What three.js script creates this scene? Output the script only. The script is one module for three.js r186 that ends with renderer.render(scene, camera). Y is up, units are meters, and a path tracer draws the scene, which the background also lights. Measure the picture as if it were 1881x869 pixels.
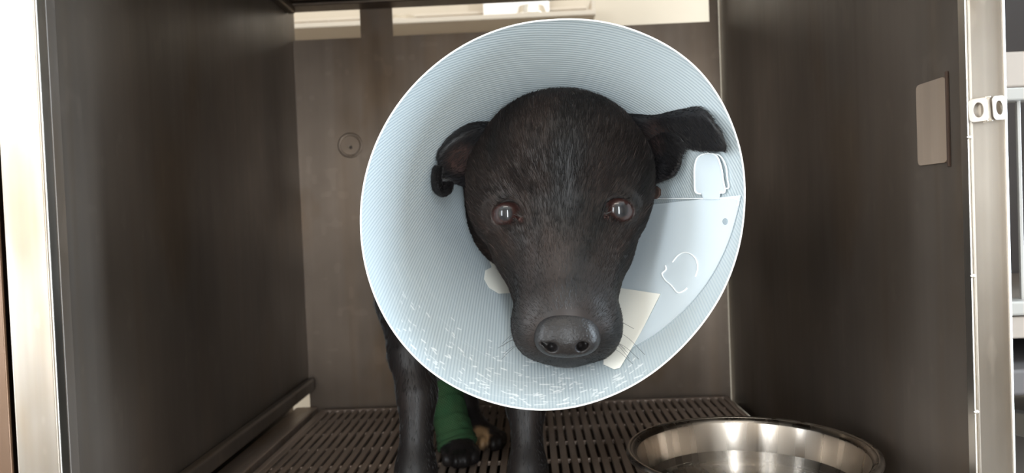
import * as THREE from 'three';
import { mergeGeometries } from 'three/addons/utils/BufferGeometryUtils.js';
import { RoundedBoxGeometry } from 'three/addons/geometries/RoundedBoxGeometry.js';
import { RectAreaLightUniformsLib } from 'three/addons/lights/RectAreaLightUniformsLib.js';

// ---------------------------------------------------------------- camera, light, exposure
const W = 1881, H = 869, F = 1400;                       // focal length in pixels of the photograph
const scene = new THREE.Scene();
const camera = new THREE.PerspectiveCamera(2 * Math.atan(H / 2 / F) * 180 / Math.PI, W / H, 0.02, 60);
camera.position.set(0.026, 0.283, 0.538);
camera.rotation.set(-0.0246, 0.0246, -0.040, 'YXZ');
camera.updateMatrixWorld(true);
camera.focus = 0.615; camera.userData.fStop = 7;
scene.background = new THREE.Color().setRGB(0.75, 0.87, 1.0);      // pale overcast sky seen through the windows
const renderer = new THREE.WebGLRenderer({ antialias: true });
renderer.toneMapping = THREE.LinearToneMapping;
renderer.toneMappingExposure = 1.0;
renderer.shadowMap.enabled = true;
RectAreaLightUniformsLib.init();
function areaLight(name, w, h, pos, target, rgb, intensity) {
  const l = new THREE.RectAreaLight(new THREE.Color().setRGB(...rgb), intensity, w, h);
  l.name = name; l.position.set(...pos); l.lookAt(...target); scene.add(l); return l;
}
// daylight enters through a tall opening behind the photographer and a window in each side wall
const WINDOWS = [['front', 0.14, 0.50, -0.80, 1.60, 27], ['front', -2.10, -1.40, -0.30, 1.60, 14], ['right', 0.02, 0.46, -0.45, 1.60, 50], ['left', 0.22, 0.90, -0.35, 1.60, 10]];   // wall, from, to (x or z), y0, y1, brightness
WINDOWS.forEach(([wall, a, b, y0, y1, k]) => {
  const m = (a + b) / 2, y = (y0 + y1) / 2, at = wall === 'front' ? [m, y, 2.55] : [wall === 'left' ? -2.15 : 2.15, y, m], to = wall === 'front' ? [m, y, 0] : [0, y, m];
  areaLight('window_daylight', b - a - 0.06, y1 - y0 - 0.08, at, to, wall === 'right' ? [0.74, 0.88, 1.0] : [0.88, 0.95, 1.0], k);
});
// ceiling fluorescent panels
const PANELS = [[-0.2, 1.3], [0.4, -0.93]];
PANELS.forEach(([x, z], i) => areaLight('ceiling_panel_light', 1.1, i ? 0.22 : 0.3, [x, 1.965, z], [x, 0, z + 1e-4], [1.0, 0.9, 0.77], [6, 4][i]));

// ---------------------------------------------------------------- helpers
const V3 = THREE.Vector3;
const CM = camera.matrixWorld.clone(), CMI = CM.clone().invert();
const camPt = (px, py, d) => new V3((px - W / 2) / F * d, -(py - H / 2) / F * d, -d);
const P = (px, py, d) => camPt(px, py, d).applyMatrix4(CM);          // where a thing of the place stands, from its bearing and distance
function rng(seed) { let s = seed >>> 0; return () => { s = (s + 0x6D2B79F5) | 0; let t = Math.imul(s ^ (s >>> 15), 1 | s); t = (t + Math.imul(t ^ (t >>> 7), 61 | t)) ^ t; return ((t ^ (t >>> 14)) >>> 0) / 4294967296; }; }
const lerp = (a, b, t) => a + (b - a) * t, clamp = (x, a, b) => Math.min(b, Math.max(a, x));
const smooth = (a, b, x) => { const t = clamp((x - a) / (b - a), 0, 1); return t * t * (3 - 2 * t); };
function hash(x, y, s) { let h = Math.imul(x, 374761393) ^ Math.imul(y, 668265263) ^ Math.imul(s, 2147483647 ^ 0x27d4eb2d); h = Math.imul(h ^ (h >>> 13), 1274126177); return ((h ^ (h >>> 16)) >>> 0) / 4294967296; }
function vnoise(x, y, px, py, s) {                                   // value noise that repeats after px, py cells
  const xi = Math.floor(x), yi = Math.floor(y), fx = x - xi, fy = y - yi, m = (a, b) => ((a % b) + b) % b;
  const u = fx * fx * (3 - 2 * fx), v = fy * fy * (3 - 2 * fy);
  const a = hash(m(xi, px), m(yi, py), s), b = hash(m(xi + 1, px), m(yi, py), s), c = hash(m(xi, px), m(yi + 1, py), s), d = hash(m(xi + 1, px), m(yi + 1, py), s);
  return lerp(lerp(a, b, u), lerp(c, d, u), v);
}
function fbm(u, v, cx, cy, s, o = 4) { let r = 0, a = 0.5, n = 0; for (let i = 0; i < o; i++) { r += a * vnoise(u * cx, v * cy, cx, cy, s + i); n += a; a *= 0.5; cx *= 2; cy *= 2; } return r / n; }
function dataTex(w, h, fn, srgb) {
  const d = new Uint8Array(w * h * 4);
  for (let y = 0; y < h; y++) for (let x = 0; x < w; x++) { const c = fn(x / w, y / h), k = (y * w + x) * 4; for (let i = 0; i < 3; i++) d[k + i] = clamp(Math.round((Array.isArray(c) ? c[i] : c) * 255), 0, 255); d[k + 3] = 255; }
  const t = new THREE.DataTexture(d, w, h); t.magFilter = THREE.LinearFilter; t.minFilter = THREE.LinearMipmapLinearFilter; t.generateMipmaps = true;
  t.wrapS = t.wrapT = THREE.RepeatWrapping; if (srgb) t.colorSpace = THREE.SRGBColorSpace; t.needsUpdate = true; return t;
}
const used = {};
function numbered(n) { if (used[n] === undefined) { used[n] = 0; return n; } return n + '_' + String(++used[n]).padStart(3, '0'); }
function thing(name, label, category, group) { const o = new THREE.Group(); o.name = numbered(name); o.userData = { label, category }; if (group) o.userData.group = group; scene.add(o); return o; }
function mesh(name, geo, mat, parent) { const m = new THREE.Mesh(geo, mat); m.name = parent ? name : numbered(name); m.castShadow = m.receiveShadow = true; (parent || scene).add(m); return m; }
function one(name, geo, mat, label, category, group) { const m = mesh(name, geo, mat); m.userData = { label, category }; if (group) m.userData.group = group; return m; }
function struct(name, geo, mat, label) { const m = mesh(name, geo, mat); m.userData = { kind: 'structure', label, category: name.split('_')[0] }; return m; }
function boxUV(g) {                                                   // uv in metres from the dominant axis of each face
  g = g.index ? g.toNonIndexed() : g; const p = g.attributes.position, uv = new Float32Array(p.count * 2), a = new V3(), b = new V3(), c = new V3();
  for (let i = 0; i < p.count; i += 3) {
    a.fromBufferAttribute(p, i); b.fromBufferAttribute(p, i + 1); c.fromBufferAttribute(p, i + 2);
    const n = b.clone().sub(a).cross(c.clone().sub(a)), ax = Math.abs(n.x), ay = Math.abs(n.y), az = Math.abs(n.z);
    [a, b, c].forEach((q, k) => { const u = ax >= ay && ax >= az ? [q.z, q.y] : ay >= az ? [q.x, q.z] : [q.x, q.y]; uv[(i + k) * 2] = u[0]; uv[(i + k) * 2 + 1] = u[1]; });
  }
  g.setAttribute('uv', new THREE.BufferAttribute(uv, 2)); return g;
}
function bx(x0, x1, y0, y1, z0, z1, r = 0) {                          // box from its bounds
  const w = x1 - x0, h = y1 - y0, d = z1 - z0, g = r ? new RoundedBoxGeometry(w, h, d, 2, Math.min(r, w / 2.01, h / 2.01, d / 2.01)) : new THREE.BoxGeometry(w, h, d);
  g.translate((x0 + x1) / 2, (y0 + y1) / 2, (z0 + z1) / 2); return boxUV(g);
}
const merged = (gs) => mergeGeometries(gs.map((g) => { g = g.index ? g.toNonIndexed() : g; for (const k of Object.keys(g.attributes)) if (!['position', 'normal', 'uv'].includes(k)) g.deleteAttribute(k); if (!g.attributes.uv) g.setAttribute('uv', new THREE.BufferAttribute(new Float32Array(g.attributes.position.count * 2), 2)); return g; }));
const tube = (pts, r, seg = 24, rad = 6, closed = false) => new THREE.TubeGeometry(new THREE.CatmullRomCurve3(pts, closed), seg, r, rad, closed);
// extruded sheet with holes: outline and holes in (a, b), thickness t
function sheet(outline, holes, t, bevel = 0) {
  const s = new THREE.Shape(outline.map(([x, y]) => new THREE.Vector2(x, y)));
  for (const h of holes) s.holes.push(new THREE.Path(h.map(([x, y]) => new THREE.Vector2(x, y))));
  return new THREE.ExtrudeGeometry(s, { depth: t, bevelEnabled: bevel > 0, bevelSize: bevel, bevelThickness: bevel, bevelSegments: 2 });
}
function roundRect(x0, x1, y0, y1, r, n = 5) { const o = []; for (const [cx, cy, a] of [[x1 - r, y1 - r, 0], [x0 + r, y1 - r, 90], [x0 + r, y0 + r, 180], [x1 - r, y0 + r, 270]]) for (let i = 0; i <= n; i++) { const t = (a + 90 * i / n) * Math.PI / 180; o.push([cx + r * Math.cos(t), cy + r * Math.sin(t)]); } return o; }

// ---------------------------------------------------------------- materials
const std = (o) => new THREE.MeshStandardMaterial(o), phy = (o) => new THREE.MeshPhysicalMaterial(o);
const lin = (r, g, b) => new THREE.Color().setRGB(r, g, b);
// worn stainless steel: brushed streaks, smears and brown water stains
const steelColor = dataTex(512, 512, (u, v) => {
  const streak = fbm(u, v, 64, 3, 11, 3), blot = fbm(u, v, 4, 4, 21, 5), stain = smooth(0.52, 0.74, fbm(u, v, 5, 3, 31, 5)), run = smooth(0.55, 0.8, fbm(u, v, 24, 2, 41, 4));
  const speck = smooth(0.74, 0.82, fbm(u, v, 36, 36, 101, 2)), b = 0.62 + 0.06 * (streak - 0.5) + 0.26 * (blot - 0.5) + 0.03 * speck, k = 0.5 * stain + 0.14 * run;
  return [b * lerp(1, 0.86, k), b * lerp(0.965, 0.74, k), b * lerp(0.93, 0.60, k)];
}, true);
const steelRough = dataTex(512, 512, (u, v) => { const r = 0.55 + 0.35 * (fbm(u, v, 6, 5, 51, 5) - 0.5) + 0.07 * (fbm(u, v, 90, 4, 61, 2) - 0.5); return [r, r, r]; });
const steelBump = dataTex(512, 512, (u, v) => 0.5 + 0.5 * (fbm(u, v, 5, 4, 71, 4) - 0.5) + 0.04 * (fbm(u, v, 128, 6, 81, 2) - 0.5));
function steel(color, rough, rep, off = [0, 0], bump = 0.0006) {
  const tx = (t) => { const c = t.clone(); c.repeat.set(rep[0], rep[1]); c.offset.set(...off); c.needsUpdate = true; return c; };
  return std({ color, metalness: 1, roughness: rough, map: tx(steelColor), roughnessMap: tx(steelRough), bumpMap: tx(steelBump), bumpScale: bump });
}
const MS = {
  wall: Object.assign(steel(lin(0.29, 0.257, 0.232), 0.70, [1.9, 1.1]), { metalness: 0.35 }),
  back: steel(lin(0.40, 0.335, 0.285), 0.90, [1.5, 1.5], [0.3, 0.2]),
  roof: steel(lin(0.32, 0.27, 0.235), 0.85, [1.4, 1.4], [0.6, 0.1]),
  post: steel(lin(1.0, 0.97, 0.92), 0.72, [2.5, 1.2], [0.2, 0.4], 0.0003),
  grate: Object.assign(steel(lin(0.80, 0.66, 0.58), 0.85, [8, 2], [0.1, 0.7], 0.0002), { metalness: 0.35 }),
  bright: std({ color: lin(0.80, 0.76, 0.70), metalness: 1, roughness: 0.22 }),
  edge: std({ color: lin(0.9, 0.87, 0.82), metalness: 1, roughness: 0.3 }),
};
const plaster = (c, s) => std({ color: c, roughness: 0.9, bumpMap: dataTex(256, 256, (u, v) => fbm(u, v, 24, 24, s, 4)), bumpScale: 0.001 });
const MP = { wall: plaster(lin(0.50, 0.42, 0.325), 7), ceiling: plaster(lin(0.8, 0.77, 0.72), 8), floor: std({ color: lin(0.42, 0.36, 0.3), roughness: 0.55, map: dataTex(256, 256, (u, v) => 0.8 + 0.3 * (fbm(u, v, 12, 12, 9, 5) - 0.5), true) }) };

// ---------------------------------------------------------------- the room round the cage
const RX0 = -2.2, RX1 = 2.2, RY0 = -0.85, RY1 = 2.0, RZ0 = -1.25, RZ1 = 2.6, T = 0.12;
struct('floor', bx(RX0 - T, RX1 + T, RY0 - T, RY0, RZ0 - T, RZ1 + T), MP.floor, 'brown grey floor of the clinic room');
struct('ceiling', bx(RX0 - T, RX1 + T, RY1, RY1 + T, RZ0 - T, RZ1 + T), MP.ceiling, 'off white ceiling of the clinic room');
struct('wall_back', bx(RX0 - T, RX1 + T, RY0, RY1, RZ0 - T, RZ0), MP.wall, 'beige wall seen through the slots behind the cage');
{
  const glass = phy({ color: lin(0.95, 0.97, 1), roughness: 0, transmission: 1, thickness: 0 }), frame = std({ color: lin(0.7, 0.7, 0.68), roughness: 0.5 });
  const info = { front: ['beige wall with a tall opening behind the photographer', 'tall narrow glazed opening behind the photographer'], left: ['beige side wall left of the cage', 'tall window in the side wall left of the cage'], right: ['beige side wall right of the cage', 'narrow window in the side wall right of the cage'] };
  const wallsMade = {};
  WINDOWS.forEach(([wall, a, b, c, d], i) => {
    const [u0, u1] = wall === 'front' ? [RX0 - T, RX1 + T] : [RZ0, RZ1];
    const g = sheet([[u0, RY0], [u1, RY0], [u1, RY1], [u0, RY1]], WINDOWS.filter((w) => w[0] === wall).map(([, a, b, c, d]) => [[a, c], [a, d], [b, d], [b, c]]), T);
    const f = merged([bx(a, a + 0.03, c, d, 0.02, 0.08), bx(b - 0.03, b, c, d, 0.02, 0.08), bx(a, b, c, c + 0.04, 0.02, 0.08), bx(a, b, d - 0.04, d, 0.02, 0.08)]), p = bx(a + 0.03, b - 0.03, c + 0.04, d - 0.04, 0.05, 0.054);
    for (const q of [g, f, p]) {                                        // stand the wall up in its place; local depth points outwards
      if (wall === 'front') q.translate(0, 0, RZ1);
      else if (wall === 'right') { q.scale(-1, 1, 1); q.rotateY(Math.PI / 2); q.translate(RX1, 0, 0); }
      else { q.rotateY(-Math.PI / 2); q.translate(RX0, 0, 0); }
    }
    const fix = (q) => wall === 'right' ? flip(q) : q;
    if (!wallsMade[wall]) struct('wall_' + wall, boxUV(fix(g)), MP.wall, info[wall][0]); wallsMade[wall] = 1;
    const fm = mesh('window_' + (i + 1), fix(f), frame); fm.userData = { kind: 'structure', label: i === 1 ? 'window far left behind the photographer' : info[wall][1], category: 'window' };
    mesh('pane', fix(p), glass, fm);
  });
}
PANELS.forEach(([x, z], i) => {
  const l = thing('ceiling_light', i ? 'slim ceiling light panel above the back of the cage' : 'wide ceiling light panel above the photographer', 'light', 'ceiling light panels'), d = i ? 0.11 : 0.15;
  mesh('housing', bx(x - 0.58, x + 0.58, 1.975, 1.999, z - d - 0.03, z + d + 0.03, 0.004), std({ color: lin(0.8, 0.8, 0.8), roughness: 0.5 }), l);
  mesh('diffuser', bx(x - 0.55, x + 0.55, 1.97, 1.9755, z - d, z + d), std({ color: lin(0.9, 0.9, 0.9), emissive: lin(1, 0.92, 0.8), emissiveIntensity: 1.5 }), l);
});

// ---------------------------------------------------------------- the steel cage
const HW = 0.326, ZB = -0.629, CH = 0.616;                            // half width, back plane, ceiling height
const cage = thing('kennel_cage', 'brown stained stainless steel kennel cage around the black dog', 'cage');
{
  // left side panel with folded bottom lip and rail
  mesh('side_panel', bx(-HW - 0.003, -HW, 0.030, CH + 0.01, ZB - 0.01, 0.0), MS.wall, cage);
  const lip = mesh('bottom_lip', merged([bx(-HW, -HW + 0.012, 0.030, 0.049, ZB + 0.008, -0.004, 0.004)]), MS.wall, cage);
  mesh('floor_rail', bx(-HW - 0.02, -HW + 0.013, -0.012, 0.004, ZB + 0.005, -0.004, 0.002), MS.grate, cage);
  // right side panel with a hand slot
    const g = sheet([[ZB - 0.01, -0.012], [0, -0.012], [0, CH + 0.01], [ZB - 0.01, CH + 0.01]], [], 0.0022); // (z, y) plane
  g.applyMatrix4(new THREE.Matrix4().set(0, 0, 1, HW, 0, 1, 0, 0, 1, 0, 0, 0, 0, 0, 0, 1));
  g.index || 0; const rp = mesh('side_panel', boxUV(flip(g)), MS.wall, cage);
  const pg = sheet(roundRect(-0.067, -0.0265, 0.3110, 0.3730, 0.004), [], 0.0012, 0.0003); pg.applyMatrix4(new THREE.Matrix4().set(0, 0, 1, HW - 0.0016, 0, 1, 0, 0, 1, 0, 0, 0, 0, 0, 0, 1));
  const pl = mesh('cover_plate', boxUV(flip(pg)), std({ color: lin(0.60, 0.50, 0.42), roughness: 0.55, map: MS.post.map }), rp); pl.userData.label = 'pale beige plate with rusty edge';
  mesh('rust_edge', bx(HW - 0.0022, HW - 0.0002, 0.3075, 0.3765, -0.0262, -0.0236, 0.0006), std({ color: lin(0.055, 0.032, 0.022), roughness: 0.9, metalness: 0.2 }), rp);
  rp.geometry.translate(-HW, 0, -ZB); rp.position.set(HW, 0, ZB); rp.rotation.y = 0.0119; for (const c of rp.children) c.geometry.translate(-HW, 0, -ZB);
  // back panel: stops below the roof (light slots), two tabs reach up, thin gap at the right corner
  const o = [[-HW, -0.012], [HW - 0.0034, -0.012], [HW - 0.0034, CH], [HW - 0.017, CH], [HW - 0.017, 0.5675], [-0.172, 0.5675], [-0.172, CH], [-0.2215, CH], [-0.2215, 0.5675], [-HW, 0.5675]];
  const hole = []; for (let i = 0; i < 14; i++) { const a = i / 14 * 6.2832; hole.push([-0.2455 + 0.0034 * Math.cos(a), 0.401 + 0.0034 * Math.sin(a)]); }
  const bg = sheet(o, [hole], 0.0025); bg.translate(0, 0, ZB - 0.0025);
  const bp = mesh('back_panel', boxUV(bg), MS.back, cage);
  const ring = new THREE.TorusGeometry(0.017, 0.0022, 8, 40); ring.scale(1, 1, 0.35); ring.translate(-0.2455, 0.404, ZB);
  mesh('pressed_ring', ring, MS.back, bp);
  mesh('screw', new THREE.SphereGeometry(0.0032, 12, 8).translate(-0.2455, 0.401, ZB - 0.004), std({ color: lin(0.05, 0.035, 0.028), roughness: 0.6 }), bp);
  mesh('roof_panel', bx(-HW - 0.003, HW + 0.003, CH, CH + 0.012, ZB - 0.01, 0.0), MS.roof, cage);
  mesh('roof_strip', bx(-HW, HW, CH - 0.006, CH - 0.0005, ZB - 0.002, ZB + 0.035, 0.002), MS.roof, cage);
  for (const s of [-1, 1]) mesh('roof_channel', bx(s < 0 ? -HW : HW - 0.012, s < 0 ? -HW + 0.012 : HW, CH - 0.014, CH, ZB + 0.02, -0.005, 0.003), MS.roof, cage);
}
function flip(g) { g = g.index ? g.toNonIndexed() : g; const p = g.attributes.position; for (let i = 0; i < p.count; i += 3) for (const k of ['position', 'normal', 'uv']) { const a = g.attributes[k]; if (!a) continue; const n = a.itemSize; for (let j = 0; j < n; j++) { const t = a.array[(i + 1) * n + j]; a.array[(i + 1) * n + j] = a.array[(i + 2) * n + j]; a.array[(i + 2) * n + j] = t; } } g.computeVertexNormals(); return g; }
{
  // front posts
  const lp = mesh('post', bx(-HW - 0.019, -HW + 0.013, -0.06, CH + 0.05, -0.002, 0.010, 0.0025), MS.post, cage);
  lp.userData.label = 'worn bright left front post';
  mesh('post_flange', bx(-HW + 0.0005, -HW + 0.0125, -0.06, CH + 0.04, -0.014, -0.002, 0.0015), MS.wall, lp);
  const rp = mesh('post', bx(HW + 0.0058, HW + 0.0295, -0.06, CH + 0.05, -0.004, 0.004, 0.0015), MS.post, cage);
  mesh('edge_strip', bx(HW + 0.0288, HW + 0.0302, -0.06, CH + 0.05, -0.012, 0.005, 0.0006), MS.edge, rp);
  mesh('edge_strip', bx(HW + 0.0042, HW + 0.0058, -0.06, CH + 0.05, -0.006, 0.003, 0.0006), MS.edge, rp);
  for (const y of [0.425, 0.326, 0.230, 0.135]) mesh('spot_weld', new THREE.SphereGeometry(0.0016, 8, 6).scale(1.2, 1, 0.8).translate(HW + 0.0050, y, 0.003), MS.edge, rp);
  // door latch keeper: two small holed ears bent from one strip
  const k = new THREE.Group(); k.name = 'latch_keeper'; cage.add(k); k.position.set(HW + 0.0150, 0.3440, 0.0065); k.rotation.y = -0.12; k.rotation.z = 0.06;
  for (const s of [-1, 1]) {
    const oval = []; for (let i = 0; i < 20; i++) { const a = i / 20 * 6.2832; oval.push([0.0032 * Math.cos(a), 0.0052 * Math.sin(a)]); }
    const e = sheet(roundRect(-0.0056, 0.0056, -0.0078, 0.0078, 0.0025), [oval], 0.0012, 0.0003); e.translate(0, 0, -0.0006); e.rotateY(s * 0.45); e.translate(s * 0.0062, 0, 0.0032);
    mesh('keeper_ear', e, MS.post, k);
  }
  mesh('keeper_bridge', bx(-0.0022, 0.0022, -0.0088, 0.0088, -0.003, 0.0042, 0.001), MS.bright, k);
}
// floor: lift-out grate of narrow bars over a drip tray
{
  const gr = thing('floor_grate', 'slatted brown metal grate forming the cage floor under the dog', 'grate');
  const x0 = -HW + 0.020, x1 = HW - 0.012, z0 = ZB + 0.012, z1 = -0.006, pitch = 0.0117, n = Math.floor((x1 - x0 - 0.012) / pitch);
  const bg = bx(-0.0040, 0.0040, -0.005, 0, z0 + 0.006, z1 - 0.006, 0.0012), cg = bx(x0 + 0.004, x1 - 0.004, -0.0075, -0.0022, -0.0022, 0.0022, 0.001);
  for (let i = 0; i <= n; i++) mesh('bar', bg, MS.grate, gr).position.x = x0 + 0.010 + i * pitch;
  for (const d of [1.10, 1.03, 0.96, 0.89, 0.82, 0.75, 0.68, 0.61]) mesh('cross_bar', cg, MS.grate, gr).position.z = 0.538 - d;
  mesh('frame', merged([bx(x0, x0 + 0.008, -0.010, 0.001, z0, z1, 0.002), bx(x1 - 0.008, x1, -0.010, 0.001, z0, z1, 0.002), bx(x0, x1, -0.010, 0.001, z0, z0 + 0.008, 0.002), bx(x0, x1, -0.010, 0.001, z1 - 0.008, z1, 0.002)]), MS.grate, gr);
  const tr = thing('drip_tray', 'dark steel drip tray below the slatted cage floor', 'tray');
  mesh('tray_bottom', bx(-HW - 0.01, HW - 0.002, -0.062, -0.060, ZB, -0.004), MS.roof, tr);
  mesh('tray_rim', merged([bx(-HW - 0.012, -HW - 0.010, -0.062, -0.0125, ZB, -0.004), bx(HW - 0.002, HW, -0.062, -0.013, ZB, -0.004), bx(-HW - 0.01, HW - 0.002, -0.062, -0.0135, ZB - 0.002, ZB), bx(-HW - 0.01, HW - 0.002, -0.062, -0.0135, -0.004, -0.002)]), MS.roof, tr);
  // the cabinet stand that carries the cage
  const st = thing('cage_stand', 'steel stand below the kennel cage', 'stand');
  mesh('top_rail', bx(-HW - 0.018, HW + 0.025, -0.085, -0.0622, ZB, 0.0), MS.post, st);
  for (const sx of [-1, 1]) for (const z of [ZB + 0.02, -0.02]) mesh('leg', bx(sx * HW - 0.016, sx * HW + 0.016, RY0, -0.085, z - 0.016, z + 0.016, 0.003), MS.post, st);
}
// dark steel cage next door on the left, only its near side shows
{
  const nb = thing('neighbour_cage', 'dark steel cage next door beyond the left bright post', 'cage');
  const a = -HW - 0.0265;
  mesh('side_panel', bx(a - 0.002, a, -0.05, CH + 0.01, ZB, 0.0), MS.roof, nb);
  mesh('side_panel', bx(a - 0.652, a - 0.65, -0.05, CH + 0.01, ZB, 0.0), MS.roof, nb);
  mesh('back_panel', bx(a - 0.65, a - 0.002, -0.05, CH + 0.01, ZB, ZB + 0.002), MS.roof, nb);
  mesh('roof_panel', bx(a - 0.652, a, CH + 0.01, CH + 0.022, ZB, 0.0), MS.roof, nb);
  mesh('floor_panel', bx(a - 0.652, a, -0.062, -0.05, ZB, 0.0), MS.roof, nb);
  mesh('post', bx(a - 0.030, a + 0.0035, -0.06, CH + 0.05, 0.0005, 0.008, 0.002), steel(lin(0.5, 0.36, 0.28), 0.6, [3, 1.3]), nb);
  for (const sx of [a - 0.64, a - 0.012]) for (const z of [ZB + 0.02, -0.02]) mesh('leg', bx(sx - 0.010, sx + 0.010, RY0, -0.062, z - 0.016, z + 0.016, 0.003), MS.post, nb);
}
// barred cage further right
{
  const bc = thing('barred_cage', 'pale barred cage seen past the right post', 'cage');
  const X = 0.445, Z = -0.20, white = std({ color: lin(0.45, 0.44, 0.42), roughness: 0.35, metalness: 0.3 }), dark = std({ color: lin(0.12, 0.11, 0.11), roughness: 0.6, metalness: 0.4 }), tan = std({ color: lin(0.36, 0.31, 0.27), roughness: 0.5, metalness: 0.2 });
  mesh('top_beam', bx(X, X + 0.62, 0.386, 0.420, Z - 0.02, Z + 0.01, 0.003), tan, bc);
  mesh('top_rail', bx(X, X + 0.62, 0.374, 0.386, Z - 0.012, Z + 0.012, 0.002), white, bc);
  mesh('bottom_rail', bx(X, X + 0.62, 0.172, 0.186, Z - 0.015, Z + 0.015, 0.003), white, bc);
  for (let i = 0; i < 34; i++) mesh('bar', bx(-0.0017, 0.0017, 0.184, 0.376, -0.0017, 0.0017, 0.0008), white, bc).position.set(X + 0.012 + i * 0.018, 0, Z);
  mesh('back_panel', bx(X, X + 0.62, 0.0, 0.72, Z - 0.42, Z - 0.415), dark, bc);
  mesh('side_panel', bx(X + 0.615, X + 0.62, -0.05, 0.72, Z - 0.415, Z - 0.02), dark, bc);
  mesh('shelf', bx(X, X + 0.614, 0.15, 0.171, Z - 0.41, Z + 0.012, 0.002), tan, bc);
  mesh('tray', bx(X, X + 0.614, 0.10, 0.125, Z - 0.40, Z + 0.03, 0.004), dark, bc);
  for (const [y0, y1, z0, z1] of [[0.455, 0.53, -0.38, 0.04], [0.02, 0.075, -0.3, 0.10]]) { const b = mesh('brace', bx(-0.007, 0.007, -0.012, 0.012, 0, Math.hypot(y1 - y0, z1 - z0), 0.002), white, bc); b.position.set(X + 0.065, y0, Z + z0); b.rotation.x = -Math.atan2(y1 - y0, z1 - z0); }
  mesh('roof_panel', bx(X, X + 0.62, 0.70, 0.72, Z - 0.41, Z + 0.02), dark, bc);
  mesh('floor_panel', bx(X, X + 0.62, -0.03, -0.01, Z - 0.41, Z + 0.12), tan, bc);
  for (const sx of [X + 0.012, X + 0.605]) for (const z of [Z - 0.39, Z + 0.0]) mesh('leg', bx(sx - 0.010, sx + 0.010, RY0, -0.03, z - 0.01, z + 0.01, 0.003), tan, bc);
}
// shelf and things behind the cage, seen through the light slots
{
  const cream = std({ color: lin(0.52, 0.44, 0.35), roughness: 0.6 }), sh = thing('wall_shelf', 'cream shelf board on the beige wall behind the cage slots', 'shelf');
  const zf = -1.13;
  mesh('board', bx(-0.70, 0.186, 0.716, 0.7275, RZ0, zf, 0.002), cream, sh);
  mesh('upper_board', bx(-0.70, 0.175, 0.757, 0.7635, RZ0, zf - 0.105, 0.002), cream, sh);
  mesh('end_panel', bx(0.178, 0.186, 0.7275, 0.757, RZ0, zf - 0.02, 0.002), cream, sh);
  for (const x of [-0.62, 0.12]) mesh('bracket', bx(x - 0.008, x + 0.008, 0.66, 0.716, RZ0, RZ0 + 0.012), cream, sh);
  const hook = std({ color: lin(0.42, 0.34, 0.27), roughness: 0.4, metalness: 0.5 });
  for (const [i, x] of [-0.475, -0.425].entries()) one('wall_hook', tube([new V3(x, 0.757, zf - 0.108), new V3(x + 0.002, 0.747, zf - 0.10), new V3(x - 0.006, 0.740, zf - 0.095), new V3(x - 0.02, 0.741, zf - 0.095)], 0.0025, 16, 6), hook, i ? 'right one of two small hooks under the upper shelf' : 'left one of two small hooks under the upper shelf', 'hook');
  const bowlG = new THREE.LatheGeometry([[0, 0.03], [0.045, 0.030], [0.052, 0.028], [0.062, 0.006], [0.072, 0.004], [0.074, 0.0015], [0.070, 0], [0.060, 0.003], [0.050, 0.026], [0, 0.028]].map(([r, y]) => new THREE.Vector2(r, y)), 48);
  one('steel_dish', bowlG.clone().scale(0.58, 0.8, 0.58), MS.bright, 'upturned steel dish on the shelf beside the white paper', 'dish').position.set(0.046, 0.7277, zf - 0.045);
  one('steel_dish', bowlG.clone().scale(0.62, 0.5, 0.62), MS.bright, 'small upturned steel dish at the left end of the wide slot', 'dish').position.set(-0.245, 0.7277, zf - 0.050);
  const paper = one('paper_sheet', bx(-0.062, 0.089, 0.7277, 0.80, zf - 0.099, zf - 0.096), std({ color: lin(0.92, 0.86, 0.82), roughness: 0.8 }), 'white paper sheet standing on the shelf behind the cage', 'paper');
}

// ---------------------------------------------------------------- water bowl
const BC = new V3(0.2065, 0, -0.117);
{
  const pr = [[0, 0.004], [0.080, 0.004], [0.0875, 0.0055], [0.0905, 0.010], [0.1015, 0.0655], [0.1035, 0.0715], [0.1065, 0.0745], [0.1100, 0.0755], [0.1125, 0.0740], [0.1128, 0.0715], [0.1105, 0.0700], [0.1070, 0.0690], [0.1040, 0.0640], [0.0930, 0.008], [0.0895, 0.0025], [0.083, 0.0002], [0, 0.0002]];
  const g = new THREE.LatheGeometry(new THREE.SplineCurve(pr.map(([r, y]) => new THREE.Vector2(r, y))).getPoints(90).map((p) => { p.x = Math.max(0, p.x); return p; }), 128);
  const sp = dataTex(512, 64, (u, v) => 0.30 + 0.35 * (fbm(u, v, 70, 2, 91, 3) - 0.5) + 0.25 * (fbm(u, v, 8, 6, 93, 4) - 0.5));
  const b = thing('water_bowl', 'round stainless steel bowl of water on the grate', 'bowl'); b.position.copy(BC); b.position.y = 0.0012; b.scale.set(0.93, 1, 0.93);
  const bm = std({ color: lin(0.40, 0.35, 0.30), metalness: 1, roughness: 1.0, roughnessMap: sp });
  mesh('basin', g, bm, b);
  mesh('rim', new THREE.TorusGeometry(0.1103, 0.0026, 10, 128).rotateX(Math.PI / 2).translate(0, 0.0738, 0), bm, b);
  const lv = 0.0455, ri = 0.0905 + (lv - 0.010) / 0.0555 * 0.011;
  const w = one('bowl_water', new THREE.LatheGeometry([[0, 0.0042], [0.079, 0.0042], [0.0873, 0.0060], [0.0902, 0.0104], [ri - 0.0002, lv], [0, lv]].map(([r, y]) => new THREE.Vector2(r, y)), 128), phy({ color: lin(1, 1, 1), roughness: 0.0, transmission: 1, thickness: 0.04, ior: 1.33, attenuationColor: lin(0.75, 0.8, 0.7), attenuationDistance: 0.25 }), 'clear still water inside the steel bowl', 'water');
  w.position.copy(b.position); w.scale.copy(b.scale);
}

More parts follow.
